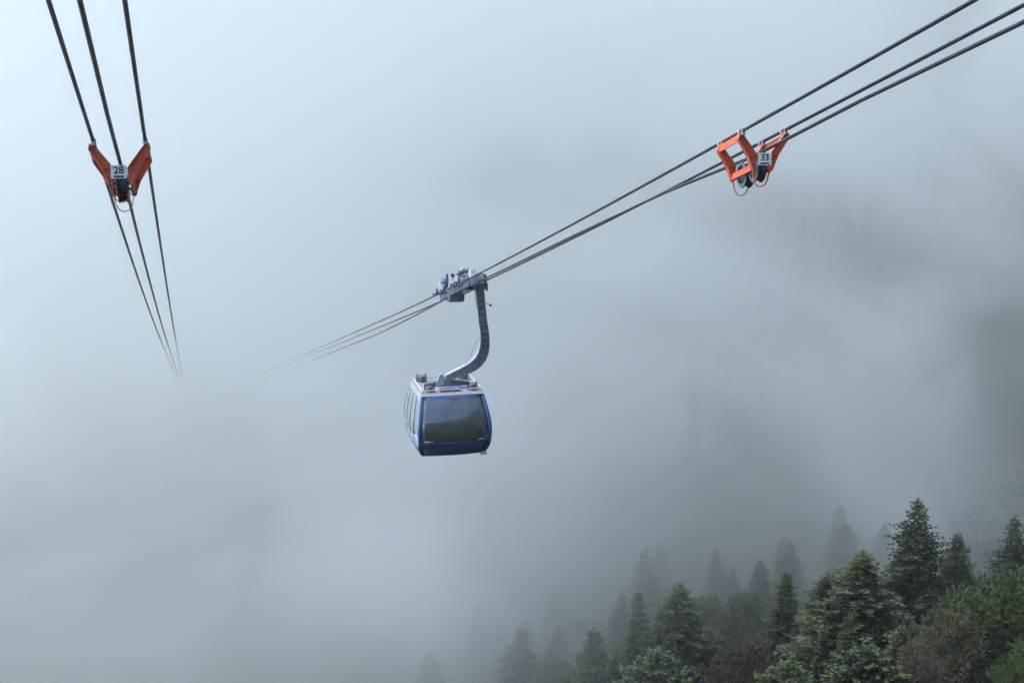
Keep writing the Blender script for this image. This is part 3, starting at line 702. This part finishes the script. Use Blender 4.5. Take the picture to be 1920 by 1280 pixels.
ANCHOR = {4: 'the slim dark fir', 24: 'the barely visible fir', 22: 'the faint hazy fir', 13: 'the slim pointed fir', 14: 'the half hidden fir', 0: 'the pale-tipped fir', 1: 'the tallest dark fir', 2: 'the dark round-topped fir', 3: 'the greyish fir',
          7: 'the big leafy green tree', 11: 'the tall hazy fir', 12: 'the drooping fir', 16: 'the grey-green fir',
          17: 'the lone fir', 19: 'the dim round-topped fir', 27: 'the hazy broadleaf tree', 10: 'the fir at the right edge'}
ORD = 'first second third fourth fifth sixth seventh eighth ninth tenth eleventh twelfth'.split()
LOOK = {'dense': 'dense dim fir', 'ragged': 'ragged dim fir', 'narrow': 'slim dim fir', 'round': 'blunt dim fir'}
def belt():
    """firs one can still pick out on the slope that climbs to the right, behind the near ones"""
    r = random.Random(21); spots = []
    for _ in range(20000):
        if len(spots) >= 26: break
        y = r.uniform(140, 235); x = r.uniform(.22 * y - 8, .50 * y + 10)
        if any((x - a) ** 2 + (y - b) ** 2 < (c + 4.0) ** 2 for a, b, c in BUILT) or any((x - p[0]) ** 2 + (y - p[1]) ** 2 < 62 for p in spots): continue
        h = r.uniform(13, 20) * (.62 if y < 190 and x < 75 else (.8 if x < 100 else .95))
        spots.append((x, y, h, r.choice(('dense', 'ragged', 'narrow', 'round')), h * r.uniform(.16, .21)))
    spots.sort(key=lambda p: p[1]); count = {}
    for x, y, h, kind, rad in spots:
        k = min(ANCHOR, key=lambda i: abs(atan2(TREES[i][1], TREES[i][2]) - atan2(x, y)))
        n = count.get(k, 0); count[k] = n + 1
        tree(kind, x, y, H(x, y) + h - .5, h, rad, '%s, %s one back in fog behind %s' % (LOOK[kind], ORD[min(n, 11)], ANCHOR[k]), 'dim firs on the foggy slope')
belt()

# the wood beyond and below: one mass of firs nobody could count
def far_fir(V, F, r, x, y, z, h, rad):
    up = Vector((0, 0, 1)); MI = []; n = 15
    for j in range(n):
        q = 1 - j / n; zz = z + h * (.12 + .86 * j / n); rr = rad * q ** .75 * r.uniform(.8, 1.15) + .15; a0 = r.uniform(0, 6)
        nb = 5 + int(4 * q)
        for b in range(nb):
            a = a0 + 6.283 * b / nb + r.uniform(-.2, .2); L = rr * r.uniform(.6, 1.2); zz0 = zz; zz = zz + r.uniform(-.05, .05) * h
            k = len(V); c, s = cos(a), sin(a); w = L * .34 + .15
            V += [(x, y, zz + .5), (x + c * L * .6 - s * w, y + s * L * .6 + c * w, zz - .1 * L), (x + c * L, y + s * L, zz - .22 * L + r.uniform(-.1, .25)), (x + c * L * .6 + s * w, y + s * L * .6 - c * w, zz - .1 * L)]
            F += [(k, k + 1, k + 2), (k, k + 2, k + 3)]; zz = zz0
def far_forest():
    r = random.Random(3); V = []; F = []; n = 0
    while n < 120:
        y = 320 + 130 * r.random(); x = r.uniform(-150, 400)
        if x < .40 * y - 10 or x > .75 * y + 90: continue
        d = noise.noise(Vector((x / 50, y / 50, 9)))
        if r.random() > .75 + d - max(0, y - 330) / 160: continue
        if y < 240 and any((x - a) ** 2 + (y - b) ** 2 < (c + 2) ** 2 for a, b, c in BUILT): continue
        g = H(x, y); h = r.uniform(17, 30)
        # keep the wood behind the individual firs: the near belt stays low
        if y < 175: h = r.uniform(7, 13)
        far_fir(V, F, r, x, y, g - 1, h, h * r.uniform(.13, .19)); n += 1
    me = bpy.data.meshes.new('distant_forest'); me.from_pydata(V, [], F); me.materials.append(M['needle']); me.update()
    tag(link(bpy.data.objects.new('distant_forest', me)), 'dark firs on the far slope inside the fog', 'forest', kind='stuff')
far_forest()
def undergrowth():
    r = random.Random(5); V = []; F = []; MI = []
    for i in range(1800):
        y = r.uniform(60, 230); x = r.uniform(.22 * y, 60 + .55 * y); g = H(x, y); cr = r.uniform(1.2, 2.8)
        for l in range(34):
            d = Vector((r.gauss(0, 1), r.gauss(0, 1), abs(r.gauss(0, .8)))).normalized() * cr * r.uniform(.6, 1)
            kite(V, F, MI, Vector((x, y, g)) + d, (d.normalized() + Vector((0, 0, .4))).normalized(), Vector((0, 0, 1)), r.uniform(.6, 1.2), .3, 0)
    me = to_mesh('undergrowth', V, F, MI, [M['needle']])
    tag(link(bpy.data.objects.new('undergrowth', me)), 'low bushes covering the ground between the firs', 'undergrowth', kind='stuff')
undergrowth()

# ------------------------------------------------------------------ air
m, nt, v = volume('haze air', HAZE, FOGCOL)
mb = MB(); mb.box((60, 560, -70), (3100, 1990, 610)); hz = mb.build('haze', m); hz['kind'] = 'stuff'; tag(hz, 'thin haze filling the whole valley')
def fog_bank():
    m, nt, v = volume('drifting fog', .01, FOGCOL); N = nt.nodes.new; L = nt.links.new
    geo = N('ShaderNodeNewGeometry'); sep = N('ShaderNodeSeparateXYZ'); L(geo.outputs['Position'], sep.inputs[0])
    def math_(op, a, b=None, c=None):
        n = N('ShaderNodeMath'); n.operation = op
        for i, q in enumerate((a, b, c)):
            if q is None: continue
            if isinstance(q, (int, float)): n.inputs[i].default_value = q
            else: L(q, n.inputs[i])
        return n.outputs[0]
    def smooth(val, a, b, lo=0., hi=1.):
        n = N('ShaderNodeMapRange'); n.interpolation_type = 'SMOOTHSTEP'
        for i, q in ((1, a), (2, b), (3, lo), (4, hi)): n.inputs[i].default_value = q
        L(val, n.inputs[0]); return n.outputs[0]
    X, Y, Z = sep.outputs
    mp = N('ShaderNodeMapping'); mp.inputs['Scale'].default_value = (1 / 95, 1 / 150, 1 / 70); mp.inputs['Location'].default_value = NOFF
    L(geo.outputs['Position'], mp.inputs[0])
    nz = N('ShaderNodeTexNoise'); nz.inputs['Scale'].default_value = 1; nz.inputs['Detail'].default_value = 5; nz.inputs['Roughness'].default_value = .55
    nz.inputs['Distortion'].default_value = 1.1
    L(mp.outputs[0], nz.inputs[0]); wisps = smooth(nz.outputs['Fac'], .39, .61, .10, 1.)
    # the bank starts beyond the cabin on the valley side and further off over the wooded slope
    front = math_('SUBTRACT', Y, math_('MINIMUM', math_('MULTIPLY', math_('MAXIMUM', math_('SUBTRACT', X, 13.), 0.), 5.5), 134.))
    near = smooth(front, FRONT0, FRONT1)
    thin = smooth(math_('SUBTRACT', X, math_('MULTIPLY', Y, .25)), 40, 170, 1., THIN)
    d = math_('MULTIPLY', math_('MULTIPLY', wisps, near), thin)
    d = math_('MULTIPLY', d, smooth(Z, -140, -90, .8, 1.))          # the cloud has a base: thinner air under it
    d = math_('MULTIPLY', d, smooth(Y, 135, 220, 1., 2.3))
    d = math_('MULTIPLY', d, smooth(math_('ADD', Z, math_('MULTIPLY', Y, .37)), -30, 3, .10, 1.))   # it lifts off the slope below
    for (cx, cy, cz, rx, ry, rz, k) in GAPS:
        q = math_('ADD', math_('ADD', math_('POWER', math_('ABSOLUTE', math_('DIVIDE', math_('SUBTRACT', X, cx), rx)), 2),
                  math_('POWER', math_('ABSOLUTE', math_('DIVIDE', math_('SUBTRACT', Y, cy), ry)), 2)),
                  math_('POWER', math_('ABSOLUTE', math_('DIVIDE', math_('SUBTRACT', Z, cz), rz)), 2))
        d = math_('MULTIPLY', d, smooth(q, .1, 1.3, 1 - k, 1.))
    L(math_('MULTIPLY', d, BANK), v.inputs['Density'])
    mb = MB(); mb.box((90, 470, -55), (1100, 790, 350)); o = mb.build('fog_bank', m); o['kind'] = 'stuff'
    tag(o, 'bank of drifting fog filling the valley beyond the cable car cabin')
fog_bank()
